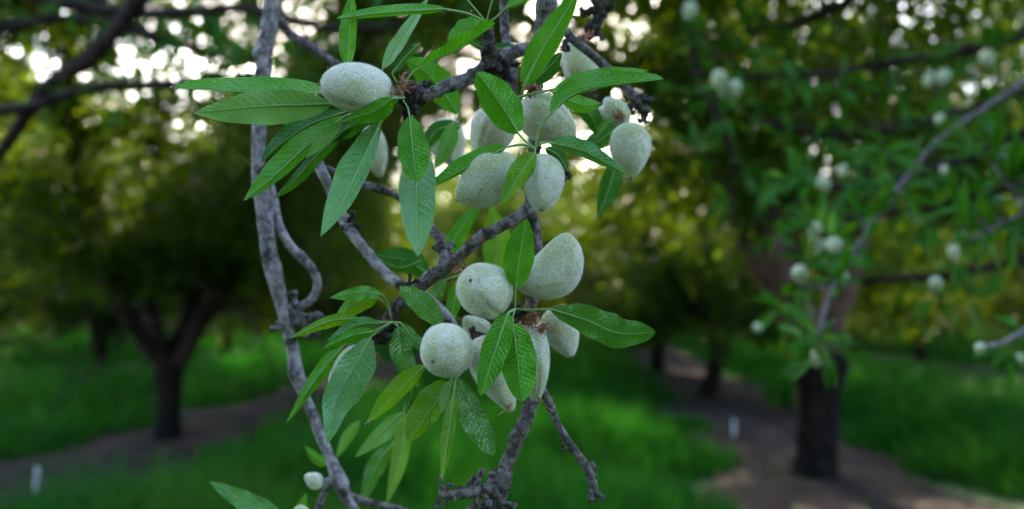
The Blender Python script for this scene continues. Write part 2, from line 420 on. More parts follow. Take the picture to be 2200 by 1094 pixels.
for i in range(-6, 6):
    for j in range(-1, 8):
        if (i, j) in done: continue
        x = rowx(i)+rnd.uniform(-.25, .25); y = yoff.get(i, T1.y+(i % 3)*.3*DS)+j*DS+rnd.uniform(-.3, .3)
        v_ = Vector((x, y, 0)); dep = v_.dot(FW); lat = v_.dot(RT)
        if dep < 4.0 or abs(lat) > (dep*.66+2.5 if dep > 30 else dep*1.1+2.5) or dep > 52: continue
        if i == 0 and j == 2: x, y = ground(1412, 800).x, ground(1412, 800).y
        far = dep > 26
        near_lab = {(0, 2): 'third tree of the right hand row, slim trunk rising from the soil strip',
                    (-1, 1): 'tree behind the V forked tree in the left row, hidden by the hanging leaves'}.get((i, j))
        if near_lab is None:
            if far: near_lab = 'far leafy orchard tree blurred into the dark green backdrop'
            else:
                side = 'left' if i < 0 else 'right'
                near_lab = 'blurred orchard tree, %s row %s of the alley, %s tree along' % (
                    {0: 'first', 1: 'second', 2: 'third', 3: 'fourth', 4: 'fifth', 5: 'sixth'}[i if i >= 0 else -i-1], side,
                    {0: 'nearest', -1: 'closest', 1: 'second', 2: 'third', 3: 'fourth', 4: 'fifth'}.get(j, 'last'))
        copy_tree(pr_[k_ % 2], (x, y, 0), rnd.uniform(0, 6.28), rnd.uniform(.92, 1.1), near_lab, 'far orchard trees' if far else GT); k_ += 1
print('trees', k_+4)
def treeline():
    nr = np.random.default_rng(8); n = 120000
    lat = nr.uniform(-95, 80, n); dep = nr.uniform(58, 66, n); hh = nr.uniform(0, 1, n)**.9*(6.5+1.2*np.sin(lat*.9)+.8*np.sin(lat*2.3))
    pos_ = np.stack([lat*math.cos(YAW)-dep*math.sin(YAW), lat*math.sin(YAW)+dep*math.cos(YAW), hh], 1)
    ax = nr.normal(size=(n, 3)); ax /= np.linalg.norm(ax, axis=1)[:, None]
    sv = np.cross(ax, nr.normal(size=(n, 3))); sv /= np.linalg.norm(sv, axis=1)[:, None]
    L_ = nr.uniform(.35, .7, n)[:, None]
    v = np.stack([pos_-ax*L_*.5, pos_+sv*L_*.2, pos_+ax*L_*.5, pos_-sv*L_*.2], 1).reshape(-1, 3); b = np.arange(n)*4
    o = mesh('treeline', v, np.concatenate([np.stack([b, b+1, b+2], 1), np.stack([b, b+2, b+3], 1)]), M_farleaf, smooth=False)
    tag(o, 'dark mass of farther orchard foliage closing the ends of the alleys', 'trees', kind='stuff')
treeline()

# micro sprinkler stakes
def stake(px, py, label):
    g_ = ground(px, py); t = thing('sprinkler_stake', g_, label, 'sprinkler', 'white irrigation stakes')
    b = MB(); X = np.array(g_)
    b.tube([X+[0, 0, -.02], X+[0, 0, .05], X+[.003, 0, .17], X+[.004, 0, .20]], [.011, .014, .016, .013], 10); b.build('stake', M_white, t)
    h_ = MB(); h_.tube([X+[.004, 0, .20], X+[.004, 0, .215], X+[.004, 0, .225], X+[.004, 0, .24]], [.010, .02, .02, .006], 10); h_.build('spray_head', M_white, t)
    h_ = MB(); h_.tube(spline([X+[0, 0, .06], X+[.06, .02, .08], X+[.16, .05, .02], X+[.4, .1, .012]], 14), [.004]*14, 6); h_.build('feed_tube', M_black, t)
stake(1577, 948, 'white sprinkler stake on the soil strip beside the nearest right hand tree')
stake(76, 1072, 'white sprinkler stake at the lower left on the soil strip')

# ------------------------------------------------------------------ foreground: branches, spurs, leaves, almonds
def tubepx(mb, pts, sides=12, m=0, rough=.05, n=None, nodes=True, rg=rnd):
    """pts: (px, py, radius_px, z)"""
    n = n or max(8, len(pts)*7)
    s_ = spline(pts, n)
    c = np.array([tuple(P(a[0], a[1], a[3])) for a in s_]); r = np.array([max(.3, a[2])*a[3]/FPX for a in s_])
    if nodes:
        for i in range(2, n-2):
            if rg.random() < .13: r[i] *= 1.13; c[i] += np.array([rg.gauss(0, .12) for _ in range(3)])*r[i]
    mb.tube(c, r, sides, m, rough, rg)
def knobs(mb, cx, cy, z, n, size, spread, m=0, rg=rnd, drc=None, dang=6.3):
    """short ringed fruit spurs: bumpy stubs leaving a common lump"""
    for _ in range(n):
        a = rg.uniform(0, 2*PI) if drc is None else drc+rg.uniform(-dang, dang)
        l = size*rg.uniform(.9, 2.0); x0 = cx+rg.uniform(-spread, spread); y0 = cy+rg.uniform(-spread, spread)
        dz = rg.uniform(-.6, .5)*l*z/FPX
        k_n = 9; pts = []
        for i in range(k_n):
            t = i/(k_n-1); b_ = a+t*rg.uniform(-.4, .4)
            pts.append((x0+math.cos(b_)*l*t, y0+math.sin(b_)*l*t, z+dz*t))
        c = np.array([tuple(P(*p)) for p in pts])
        r0 = size*rg.uniform(.26, .40)
        r = np.array([r0*(1.0+(.22 if i % 2 else -.12))*(1-.25*i/k_n) for i in range(k_n)]); r[-1] *= .8
        if rg.random() < .4: r[-1] *= 1.6; r[-2] *= 1.35
        mb.tube(c, r*z/FPX, 8, m, .12, rg)
def husk(parent, cx, cy, z, n, size, rg=rnd, name='dry_husk'):
    mb = MB()
    for _ in range(n):
        a = rg.uniform(0, 2*PI); l = size*rg.uniform(.4, 1.1); x, y, zz = cx+rg.gauss(0, size*.22), cy+rg.gauss(0, size*.22), z+rg.gauss(0, .0012)
        pts = [(x, y, zz)]
        for i in range(4):
            a += rg.gauss(0, .5); x += math.cos(a)*l/4; y += math.sin(a)*l/4; zz += rg.gauss(0, .0008); pts.append((x, y, zz))
        c = spline([tuple(P(*p)) for p in pts], 8); r = np.linspace(1, .35, 8)*rg.uniform(.8, 2.2)*z/FPX
        mb.tube(c, r, 4, 0, .2, rg)
    for _ in range(max(2, n//6)):                      # papery scales
        a = rg.uniform(0, 2*PI); l = size*rg.uniform(.3, .6); x, y = cx+rg.gauss(0, size*.25), cy+rg.gauss(0, size*.25); q = a+1.57
        w_ = l*.3; zz = z+rg.gauss(0, .001)
        v = [P(x, y, zz), P(x+math.cos(a)*l*.5+math.cos(q)*w_, y+math.sin(a)*l*.5+math.sin(q)*w_, zz-.001),
             P(x+math.cos(a)*l, y+math.sin(a)*l, zz+.0006), P(x+math.cos(a)*l*.5-math.cos(q)*w_, y+math.sin(a)*l*.5-math.sin(q)*w_, zz-.0004)]
        mb.add([tuple(t) for t in v], [(0, 1, 2), (0, 2, 3)])
    return mb.build(name, M_husk, parent)

def leaf(parent, pts, wa, wb, z, z1=None, ta=.35, tb=.35, under=False, mat=None, pet=None, curl=0., wave=1., tw=0., label=None, seed=None, a_=.72, b_=.95, ribw=1.0, wav=0.03):
    """pts: midrib in px from base to tip. wa / wb: half widths left / right of the direction of travel.
    ta / tb: how far each half leans away from (+) or towards (-) the viewer per unit width. pet: petiole px points up to the base."""
    rg = random.Random(seed if seed is not None else int(pts[0][0]*7+pts[-1][1]*13))
    z1 = z if z1 is None else z1
    n = 72; ns = 5
    s_ = spline(pts, n); L = np.linalg.norm(np.diff(s_, axis=0), axis=1).sum()
    T = np.gradient(s_, axis=0); T /= np.linalg.norm(T, axis=1)[:, None]
    zs = np.linspace(z, z1, n)+curl*np.sin(np.linspace(0, 1, n)*PI)*L*z/FPX
    V, UV = [], []
    ph, ph2 = rg.uniform(0, 6.28), rg.uniform(0, 6.28); fq = rg.uniform(2.2, 3.6); tk = a_/(a_+b_); pk = tk**a_*(1-tk)**b_
    teeth = max(16, int(L/8))
    for i in range(n):
        t = i/(n-1); prof = (t**a_*(1-t)**b_)/pk
        saw = (t*teeth) % 1.0
        lx, ly = T[i][1], -T[i][0]
        for j in range(-ns, ns+1):
            s0 = abs(j)/ns; side = 1 if j > 0 else -1
            wmax = wa if j > 0 else wb; tilt = ta if j > 0 else tb
            w_ = wmax*prof*(1+(.035*(saw-.5) if s0 > .99 else 0))
            w_ *= 1+wav*math.sin(t*fq*6.28+ph+side)*s0
            off = w_*s0
            zz = tilt*w_*s0*(1.15-.3*s0)+wave*max(wa, wb)*prof*.10*math.sin(t*fq*5.5+ph2+side*1.3)*s0**2+tw*side*w_*s0*(t-.4)*2
            V.append(tuple(P(s_[i][0]+lx*off*side, s_[i][1]+ly*off*side, zs[i]+zz*zs[i]/FPX)))
            UV.append((t, s0*side))
    m_ = 2*ns+1
    F = [(i*m_+j, i*m_+j+1, (i+1)*m_+j+1, (i+1)*m_+j) for i in range(n-1) for j in range(m_-1)]
    # orient so the wanted face looks at the camera
    a, b, c = (np.array(V[F[n//2*(m_-1)][q]]) for q in (0, 1, 2))
    a = np.array(V[(n//2)*m_]); b = np.array(V[(n//2)*m_+m_-1]); c = np.array(V[(n//2+4)*m_+ns])
    # the face winding i -> j+1 -> next row
    nrm = np.cross(b-a, c-a)
    facing = np.dot(nrm, np.array(CAM)-a) > 0
    if facing == under: F = [q[::-1] for q in F]
    mb = MB(); mb.add(V, F, 0, UV)
    # midrib + petiole as one tapering round rib
    k0 = L*.012*ribw
    rib = [(s_[i][0], s_[i][1], zs[i]-.25*k0*zs[i]/FPX) for i in range(0, n-2, 3)]
    rr = list(np.linspace(max(1.5, min(2.4, k0*.8)), .5, len(rib))*ribw)
    if pet:
        pp = spline(list(pet)+[tuple(pts[0])], 12)[:-1]
        zp = np.linspace(z+.004, zs[0], 12)[:-1]
        rib = [(q[0], q[1], zz) for q, zz in zip(pp, zp)]+rib; rr = [rr[0]*1.25]*11+rr
    c = np.array([tuple(P(*q)) for q in rib]); r = np.array([a_r*q[2]/FPX for a_r, q in zip(rr, rib)])
    mb.tube(c, r, 6, 1, 0, rg)
    o = mb.build('leaf', [mat or M_leaf, M_rib], parent)
    if label: o['label'] = label
    return o

def almond(px, py, z, la, wb_, tip, label, bend=0., hairs=9000, group='fuzzy green almonds on the sharp branches', seed=None, pointy=.25, suture=None, scar=True, thread=None, flat=.9, asym=.12, full=.93, skin=None):
    """la / wb_: half length and half width in px; tip: direction (right, up, towards camera) of the pointed end"""
    rg = random.Random(seed if seed is not None else int(px*3+py)); nr = np.random.default_rng(int(px*3+py))
    sc = z/FPX
    cen = P(px, py, z)
    ax = (RT*tip[0]+UP*tip[1]-FW*tip[2]).normalized()
    sref = (RT*suture[0]+UP*suture[1]-FW*suture[2]) if suture else (-FW*.6+UP*.5+RT*rg.uniform(-1, 1))
    e1 = (sref-ax*sref.dot(ax)).normalized(); e2 = ax.cross(e1)
    nu, nv = 56, 40
    la_, wb2 = la*sc, wb_*sc
    phs = [rg.uniform(0, 6.28) for _ in range(6)]
    def surf(th, ph):
        c, s_ = np.cos(th), np.sin(th)
        cc = (c+1)/2
        prof = np.abs(s_)**full*(1-asym*c)*(1-pointy*cc**3)
        x = la_*(c+.10*pointy*cc**6*3)
        gr = -.10*np.exp(-(ph/.13)**2)+.06*np.exp(-(ph/.45)**2)
        lump = .026*np.sin(2*ph+phs[0]+2*c)+.014*np.sin(3*th+ph+phs[1])+.01*np.sin(5*ph+phs[2]-3*th)
        rr = wb2*prof*(1+gr+lump)
        y = rr*np.cos(ph); zz = rr*flat*np.sin(ph)
        y = y+bend*la_*((x/la_)**2)
        return x, y, zz
    th = np.linspace(0, PI, nv); ph = np.linspace(-PI, PI, nu, endpoint=False)
    TH, PH = np.meshgrid(th, ph, indexing='ij')
    x, y, zz = surf(TH, PH)
    E = np.array([tuple(ax), tuple(e1), tuple(e2)])
    V = np.array(cen)+np.stack([x, y, zz], -1).reshape(-1, 3)@E
    F = [(i*nu+j, i*nu+(j+1) % nu, (i+1)*nu+(j+1) % nu, (i+1)*nu+j) for i in range(nv-1) for j in range(nu)]
    F = [f_ for f_ in F]
    t = thing('almond', cen, label, 'almond', group)
    a0 = V[F[len(F)//2][0]]; b0 = V[F[len(F)//2][1]]; c0 = V[F[len(F)//2][2]]
    if np.dot(np.cross(b0-a0, c0-a0), a0-np.array(cen)) < 0: F = [q[::-1] for q in F]
    mesh('hull', V, F, skin or M_almond, t)
    if hairs:
        u = nr.uniform(-1, 1, hairs); H_th = np.arccos(u); H_ph = nr.uniform(-PI, PI, hairs)
        x, y, zz = surf(H_th, H_ph); p = np.stack([x, y, zz], -1)
        x2, y2, z2 = surf(np.clip(H_th+.01, 0, PI), H_ph); x3, y3, z3 = surf(H_th, H_ph+.01)
        nn = np.cross(np.stack([x2, y2, z2], -1)-p, np.stack([x3, y3, z3], -1)-p)
        nn /= np.linalg.norm(nn, axis=1)[:, None]+1e-15
        nn *= np.sign((nn*(p/np.array([la_**2, wb2**2, wb2**2]))).sum(1))[:, None]
        dd = nn+nr.normal(size=p.shape)*.45; dd /= np.linalg.norm(dd, axis=1)[:, None]
        sd_ = np.cross(dd, nr.normal(size=p.shape)); sd_ /= np.linalg.norm(sd_, axis=1)[:, None]
        ln = nr.uniform(.0004, .0011, hairs)[:, None]; wd = .000045
        vv = np.stack([p+sd_*wd-nn*.0001, p-sd_*wd-nn*.0001, p+dd*ln], 1).reshape(-1, 3)@E+np.array(cen)
        b = np.arange(hairs)*3
        mesh('fuzz', vv, np.stack([b, b+1, b+2], 1), M_fuzz, t, smooth=False)
    if scar:
        x, y, zz = surf(np.array([.0]), np.array([0.])); tp = np.array([x[0], y[0], zz[0]])@E+np.array(cen)
        mb = MB(); A = np.array(tuple(ax))
        r_ = 6*sc
        mb.tube([tp-A*r_*.8, tp+A*r_*.0, tp+A*r_*.35, tp+A*r_*.75], [r_*1.1, r_*.75, r_*.5, r_*.3], 8, 0, .15, rg)
        mb.build('tip_scar', M_scar, t)
    if thread:
        c = spline([tuple(P(*q)) for q in thread], 14)
        mb = MB(); mb.tube(c, np.linspace(2.6, .8, 14)*sc, 5, 0, .2, rg); mb.build('dried_style', M_husk, t)
    return t

# ---- the pale branch at left, behind the focus
b1 = thing('almond_branch', P(590, -20, .55), 'long smooth pale grey branch hanging down the left of the leaves', 'branch', 'hanging almond branches')
z = .56
mb = MB(); tubepx(mb, [(640, -420, 20, .62), (618, -200, 19, .6), (596, -60, 18, z), (583, 20, 17.5, z), (571, 95, 17, z), (563, 116, 19.5, z), (566, 135, 17, z), (562, 200, 15.5, z), (557, 270, 14.5, z), (555, 340, 14.5, z), (558, 400, 16, z), (566, 440, 17, z), (570, 480, 17.5, z), (578, 540, 17, z), (588, 585, 19, z), (602, 640, 15, z), (618, 700, 14.5, z), (630, 760, 13.5, z), (636, 800, 16, z), (652, 845, 12, z), (672, 890, 11, z), (690, 940, 11, z), (712, 990, 12, z), (730, 1035, 17, z), (745, 1070, 12, z), (775, 1120, 12, z), (830, 1210, 11, z)], 16, 0, .05, 130, False)
mb.build('stem', M_barkP, b1)
mb = MB(); tubepx(mb, [(575, 380, 8, .57), (590, 430, 8, .57), (600, 485, 9, .565), (625, 530, 10, .56), (655, 560, 10, .56), (678, 592, 9, .56), (680, 625, 9, .56), (664, 648, 9, .56), (640, 660, 9, .56), (615, 662, 9, .56)], 12, 0, .05)
mb.build('curled_twig', M_barkP, b1)
mb = MB(); tubepx(mb, [(590, 20, 8, .57), (620, 70, 9, .58), (655, 95, 11, .58), (690, 118, 9, .58), (740, 150, 9, .58), (800, 190, 8, .58), (850, 215, 8, .55)], 12, 0, .08)
mb.build('side_twig', M_bark, b1)
mb = MB(); tubepx(mb, [(700, 1035, 9, .56), (730, 1033, 10, .56)], 8); mb.build('twig_stub', M_barkP, b1)
mb = MB(); tubepx(mb, [(680, 1030, 9, .555), (700, 1050, 9, .56), (690, 1075, 8, .56), (670, 1130, 7, .56)], 8)
mb.build('fruit_twig', M_barkP, b1)
mb = MB(); tubepx(mb, [(750, 1065, 9, .56), (790, 1080, 8, .57), (850, 1092, 7, .58), (920, 1120, 6, .6)], 8)
mb.build('side_twig', M_bark, b1)
mb = MB(); knobs(mb, 630, 668, .56, 9, 22, 12); knobs(mb, 655, 690, .56, 8, 20, 10); knobs(mb, 690, 700, .56, 3, 13, 8)
tubepx(mb, [(630, 665, 13, .56), (650, 690, 12, .56), (655, 715, 8, .56)], 9)
mb.build('spur', M_spurP, b1)
mb = MB(); tubepx(mb, [(610, 705, 7, .56), (595, 706, 6, .555), (582, 708, 7, .555)], 8)
mb.build('spur', M_spurP, b1)
leaf(b1, [(705, 1000), (680, 985), (655, 958)], 12, 12, .6, mat=M_leaf)
leaf(b1, [(868, 885), (822, 930), (763, 982)], 20, 18, .52, .53, -.6, .5, under=True, pet=[(880, 830)])
leaf(b1, [(890, 850), (868, 930), (852, 1010), (830, 1085)], 20, 18, .56, mat=M_leafY, pet=[(895, 800)], under=True)
leaf(b1, [(842, 955), (806, 1005), (775, 1090)], 20, 20, .6, mat=M_leafG, pet=[(880, 900)])
leaf(b1, [(772, 905), (745, 940), (722, 985)], 13, 12, .6, mat=M_leaf, under=True)
leaf(b1, [(610, 1110), (530, 1082), (448, 1034)], 20, 26, .50, ta=-.6, tb=.5, mat=M_leafG, pet=[(700, 1150), (650, 1120)])
leaf(b1, [(655, 1130), (650, 1090), (658, 1060)], 12, 12, .56, mat=M_leaf)
leaf(b1, [(700, 262), (650, 268), (600, 262)], 14, 14, .54, mat=M_leafG, under=True)

# ---- the main hanging branch with the sharp leaves
b2 = thing('almond_branch', P(1180, -60, .46), 'main hanging branch in focus, with three leaf rosettes and knobbly dark spurs', 'branch', 'hanging almond branches')
mb = MB(); tubepx(mb, [(1260, -440, 26, .62), (1220, -200, 24, .52), (1180, -40, 22, .47), (1172, 30, 21, .465), (1162, 100, 18, .465), (1152, 200, 14, .475), (1148, 320, 13, .475), (1140, 440, 13, .465), (1152, 520, 13, .465), (1150, 600, 13, .465), (1135, 700, 14, .465), (1138, 800, 14, .46), (1142, 850, 15, .455), (1130, 900, 16, .45), (1105, 960, 15, .45), (1085, 1005, 15, .45), (1070, 1050, 17, .45), (1045, 1110, 15, .45), (1000, 1200, 14, .45)], 14, 0, .05, 120)
mb.build('stem', M_bark, b2)
mb = MB(); tubepx(mb, [(880, 205, 17, .43), (920, 203, 13, .43), (960, 186, 14, .435), (1000, 172, 15, .44), (1040, 150, 17, .445), (1090, 118, 15, .45), (1130, 105, 13, .455), (1165, 100, 13, .46)], 12, 0, .06)
mb.build('side_twig', M_bark, b2)
mb = MB(); tubepx(mb, [(1085, -40, 10, .50), (1083, 30, 10, .50), (1088, 90, 10, .49), (1100, 150, 12, .48), (1100, 200, 12, .475), (1140, 260, 10, .47)], 10, 0, .06)
mb.build('side_twig', M_bark, b2)
mb = MB(); tubepx(mb, [(1168, 840, 8, .44), (1185, 880, 9, .435), (1200, 915, 8, .43), (1232, 965, 9, .43), (1262, 1005, 10, .43), (1272, 1035, 9, .43), (1278, 1052, 8, .43)], 12, 0, .07)
tubepx(mb, [(1206, 925, 6, .43), (1212, 950, 6, .43), (1214, 965, 7, .43)], 8); tubepx(mb, [(1262, 1003, 8, .43), (1280, 998, 6, .43)], 8)
tubepx(mb, [(1140, 800, 10, .452), (1160, 830, 9, .446), (1170, 846, 8, .44)], 8)
knobs(mb, 1275, 1050, .43, 6, 15, 5, 0, rnd, 1.4, 1.2); knobs(mb, 1268, 1008, .43, 4, 9, 4)
mb.build('forked_twig', M_spurP, b2)
mb = MB()      # dark lumps: spur of the upper left rosette and of the top knot
tubepx(mb, [(866, 205, 20, .425), (885, 205, 27, .43), (910, 208, 20, .43)], 12, 0, .14)
knobs(mb, 885, 215, .43, 10, 22, 12, 0, rnd, 1.6, .9); knobs(mb, 905, 195, .43, 5, 15, 8)
mb.build('spur', M_spur, b2)
mb = MB(); tubepx(mb, [(1062, 150, 20, .44), (1055, 120, 20, .44), (1050, 90, 15, .438), (1047, 62, 11, .436)], 12, 0, .14)
knobs(mb, 1055, 125, .44, 9, 20, 14); knobs(mb, 1050, 85, .436, 5, 13, 6); knobs(mb, 1085, 140, .45, 6, 17, 12)
mb.build('spur', M_spur, b2)
mb = MB(); knobs(mb, 1150, 322, .435, 6, 11, 6); tubepx(mb, [(1148, 330, 9, .44), (1146, 360, 9, .455), (1142, 400, 10, .465)], 9); mb.build('spur', M_spur, b2)
mb = MB(); knobs(mb, 1215, 370, .455, 4, 15, 8); tubepx(mb, [(1215, 372, 7, .455), (1180, 385, 8, .46), (1145, 400, 8, .465)], 8); mb.build('spur', M_spur, b2)
mb = MB(); tubepx(mb, [(1105, 664, 13, .425), (1120, 672, 14, .44), (1135, 690, 14, .46)], 10, 0, .1); knobs(mb, 1110, 668, .428, 6, 12, 8)
mb.build('spur', M_spur, b2)
mb = MB(); knobs(mb, 1030, 730, .435, 6, 18, 8); tubepx(mb, [(1025, 725, 13, .435), (1060, 735, 11, .445), (1120, 740, 10, .455)], 9, 0, .1)
mb.build('spur', M_spur, b2)
mb = MB(); rk = random.Random(5)
tubepx(mb, [(1085, 1010, 16, .445), (1072, 1045, 24, .445), (1060, 1085, 20, .445)], 12, 0, .12)
tubepx(mb, [(1065, 1050, 12, .44), (1030, 1052, 11, .435), (990, 1062, 10, .43), (945, 1062, 8, .43)], 10, 0, .12)
knobs(mb, 1060, 1060, .44, 12, 22, 22, 0, rk); knobs(mb, 1010, 1062, .435, 13, 18, 24, 0, rk); knobs(mb, 955, 1060, .43, 8, 15, 12, 0, rk)
knobs(mb, 1095, 1030, .445, 5, 17, 10, 0, rk)
mb.build('spur', M_spurP, b2)

husk(b2, 862, 188, .418, 46, 26); husk(b2, 1140, 190, .452, 40, 26); husk(b2, 1135, 683, .428, 60, 34); husk(b2, 1165, 705, .43, 26, 24)
husk(b2, 1028, 745, .43, 26, 20); husk(b2, 1118, 338, .435, 16, 16)

A = (868, 206)
# upper left rosette
leaf(b2, [(700, 200), (560, 199), (372, 189)], 2, 34, .430, .415, .3, .9, a_=.45, b_=.55, pet=[A, (780, 215)], label='long narrow flat leaf pointing left with a dry tip')
leaf(b2, [(712, 224), (560, 229), (415, 243)], 40, 36, .422, .405, .25, -.25, under=True, mat=M_leafG, pet=[A, (790, 228)], label='broad leaf pointing left showing its pale underside', ribw=1.3)
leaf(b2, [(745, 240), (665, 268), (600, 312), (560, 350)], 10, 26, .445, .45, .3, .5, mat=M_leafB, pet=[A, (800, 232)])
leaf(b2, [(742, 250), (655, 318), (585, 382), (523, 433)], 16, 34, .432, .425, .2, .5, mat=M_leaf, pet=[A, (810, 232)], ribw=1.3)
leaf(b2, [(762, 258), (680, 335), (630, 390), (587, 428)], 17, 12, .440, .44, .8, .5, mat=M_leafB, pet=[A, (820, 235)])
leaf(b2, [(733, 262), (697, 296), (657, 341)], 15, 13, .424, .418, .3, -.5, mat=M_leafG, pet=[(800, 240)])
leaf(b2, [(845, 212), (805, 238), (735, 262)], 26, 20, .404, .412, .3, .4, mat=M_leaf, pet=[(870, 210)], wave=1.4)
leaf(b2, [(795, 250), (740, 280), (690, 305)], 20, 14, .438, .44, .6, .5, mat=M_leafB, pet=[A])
leaf(b2, [(818, 262), (775, 352), (737, 430), (689, 509)], 24, 42, .430, .382, .5, .15, mat=M_leafG, pet=[A, (838, 235)], label='long glossy leaf hanging below the upper left almond', ribw=1.2)
leaf(b2, [(880, 250), (887, 325), (896, 391)], 34, 33, .405, .398, .35, .35, mat=M_leaf, pet=[(866, 215), (876, 232)], a_=.62, b_=.62, label='short oval leaf overlapping a longer glossy one')
leaf(b2, [(898, 300), (895, 420), (898, 550)], 42, 38, .436, .388, .1, .5, mat=M_leafG, pet=[(874, 215), (885, 250)], a_=.7, b_=.8, label='long leaf hanging straight down with one glossy pale half')
leaf(b2, [(748, 140), (750, 70), (757, -8)], 22, 16, .432, .43, .4, .5, mat=M_leaf, a_=.45, b_=.55, pet=[A, (790, 180)])
leaf(b2, [(893, 150), (940, 127), (1000, 96), (1064, 50)], 26, 3, .432, .428, -.7, .4, mat=M_leaf, pet=[(872, 186), (877, 168)], a_=.9, b_=.45, wave=2, wav=.12)
leaf(b2, [(822, 148), (858, 88), (925, -12)], 15, 15, .45, .46, .2, -.7, mat=M_leafG, under=True, pet=[A, (822, 170)])
leaf(b2, [(842, 158), (868, 125), (900, 93)], 9, 10, .45, .455, mat=M_leafB, pet=[A])
leaf(b2, [(985, 245), (930, 170), (868, 122)], 30, 34, .485, .48, .3, .3, mat=M_leaf, wave=1.5)
# top rosette
B_ = (1045, 48)
leaf(b2, [(955, 20), (830, 27), (723, 40)], 9, 16, .436, .425, .6, .7, mat=M_leaf, pet=[B_, (1005, 30)], a_=.4, b_=.6)
leaf(b2, [(1043, 50), (1000, 62), (960, 88)], 5, 22, .445, .44, .3, .3, mat=M_leaf, wav=.1)
leaf(b2, [(1085, 18), (1120, 2), (1165, -18)], 14, 6, .43, .43, .3, .3, mat=M_leaf, pet=[(1050, 48), (1065, 38)])
leaf(b2, [(1000, -5), (960, -60), (930, -130)], 18, 18, .43, .42, mat=M_leaf, pet=[B_, (1030, 30)])
leaf(b2, [(1060, -8), (1070, -60), (1075, -140)], 18, 18, .43, .42, mat=M_leaf, pet=[B_, (1052, 20)])
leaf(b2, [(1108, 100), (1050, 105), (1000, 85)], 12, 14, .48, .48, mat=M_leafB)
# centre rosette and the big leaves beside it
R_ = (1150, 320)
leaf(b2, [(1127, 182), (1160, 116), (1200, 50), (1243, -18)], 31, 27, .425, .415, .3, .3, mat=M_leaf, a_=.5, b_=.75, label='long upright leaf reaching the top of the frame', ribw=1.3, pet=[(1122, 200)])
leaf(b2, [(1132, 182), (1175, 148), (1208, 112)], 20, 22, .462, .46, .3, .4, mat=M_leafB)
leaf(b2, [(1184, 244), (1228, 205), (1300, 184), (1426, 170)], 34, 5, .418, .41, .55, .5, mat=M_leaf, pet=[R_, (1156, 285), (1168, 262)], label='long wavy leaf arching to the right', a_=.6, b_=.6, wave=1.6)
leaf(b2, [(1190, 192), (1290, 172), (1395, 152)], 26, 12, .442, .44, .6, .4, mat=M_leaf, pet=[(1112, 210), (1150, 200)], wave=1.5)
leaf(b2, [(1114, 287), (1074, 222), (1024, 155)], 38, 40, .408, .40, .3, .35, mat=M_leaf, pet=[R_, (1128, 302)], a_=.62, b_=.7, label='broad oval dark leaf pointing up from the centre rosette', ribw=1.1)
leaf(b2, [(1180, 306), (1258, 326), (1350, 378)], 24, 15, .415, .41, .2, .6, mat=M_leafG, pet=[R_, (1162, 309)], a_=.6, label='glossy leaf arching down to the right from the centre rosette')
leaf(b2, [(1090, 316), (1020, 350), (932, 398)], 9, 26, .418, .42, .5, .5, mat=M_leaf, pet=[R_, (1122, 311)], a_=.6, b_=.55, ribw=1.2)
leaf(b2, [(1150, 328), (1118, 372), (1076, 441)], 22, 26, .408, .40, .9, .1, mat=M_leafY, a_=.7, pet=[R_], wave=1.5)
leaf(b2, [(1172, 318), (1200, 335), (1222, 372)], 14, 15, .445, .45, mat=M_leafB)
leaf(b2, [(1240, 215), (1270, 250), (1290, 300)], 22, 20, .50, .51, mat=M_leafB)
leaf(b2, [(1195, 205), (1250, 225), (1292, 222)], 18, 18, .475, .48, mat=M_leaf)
# lower rosette
D = (1107, 664)
leaf(b2, [(1108, 618), (1117, 548), (1131, 470)], 34, 31, .405, .40, .3, .3, mat=M_leaf, pet=[D, (1107, 645)], a_=.6, b_=.75, label='upright serrated leaf between the two largest almonds', ribw=1.1)
leaf(b2, [(1182, 664), (1260, 688), (1330, 716), (1408, 714)], 36, 33, .415, .405, -.2, .45, mat=M_leafG, pet=[D, (1145, 666)], a_=.7, b_=.62, wave=1.8, label='broad crinkled leaf pointing right with an upturned tip', wav=.06)
leaf(b2, [(1092, 672), (1062, 758), (1033, 851)], 29, 30, .392, .385, .35, .35, mat=M_leaf, pet=[D], a_=.55, b_=.7, label='leaf hanging in front of the lowest almond', ribw=1.1)
leaf(b2, [(1102, 694), (1113, 780), (1122, 863)], 41, 38, .398, .39, .35, .35, mat=M_leaf, pet=[D, (1102, 680)], a_=.55, b_=.65, label='broad leaf hanging beside the narrow one under the lower rosette', ribw=.9)
leaf(b2, [(952, 702), (908, 655), (858, 616)], 24, 26, .424, .415, -.3, .5, mat=M_leafG, a_=.75, b_=.8, pet=[(1015, 730), (985, 718)], label='leaf rising behind the left round almond')
leaf(b2, [(914, 784), (855, 842), (789, 909)], 16, 26, .40, .395, .7, .1, mat=M_leafY, a_=.7, b_=.85, pet=[(990, 770), (950, 778)])
leaf(b2, [(966, 822), (925, 880), (876, 947)], 24, 40, .418, .41, .3, .3, mat=M_leafY, a_=.5, b_=.6, pet=[(1000, 780), (980, 800)], wave=1.6)
leaf(b2, [(974, 815), (960, 850), (948, 892)], 6, 16, .412, .41, .5, .2, mat=M_leafG, under=True)
leaf(b2, [(976, 838), (965, 920), (949, 1036)], 13, 16, .405, .40, .5, .8, mat=M_leafY, pet=[(990, 790), (980, 812)], a_=.8, b_=.9)
leaf(b2, [(982, 812), (1018, 890), (1062, 977)], 24, 34, .452, .45, .5, -.6, mat=M_leafG, pet=[(1010, 780)], a_=.6, b_=.6)

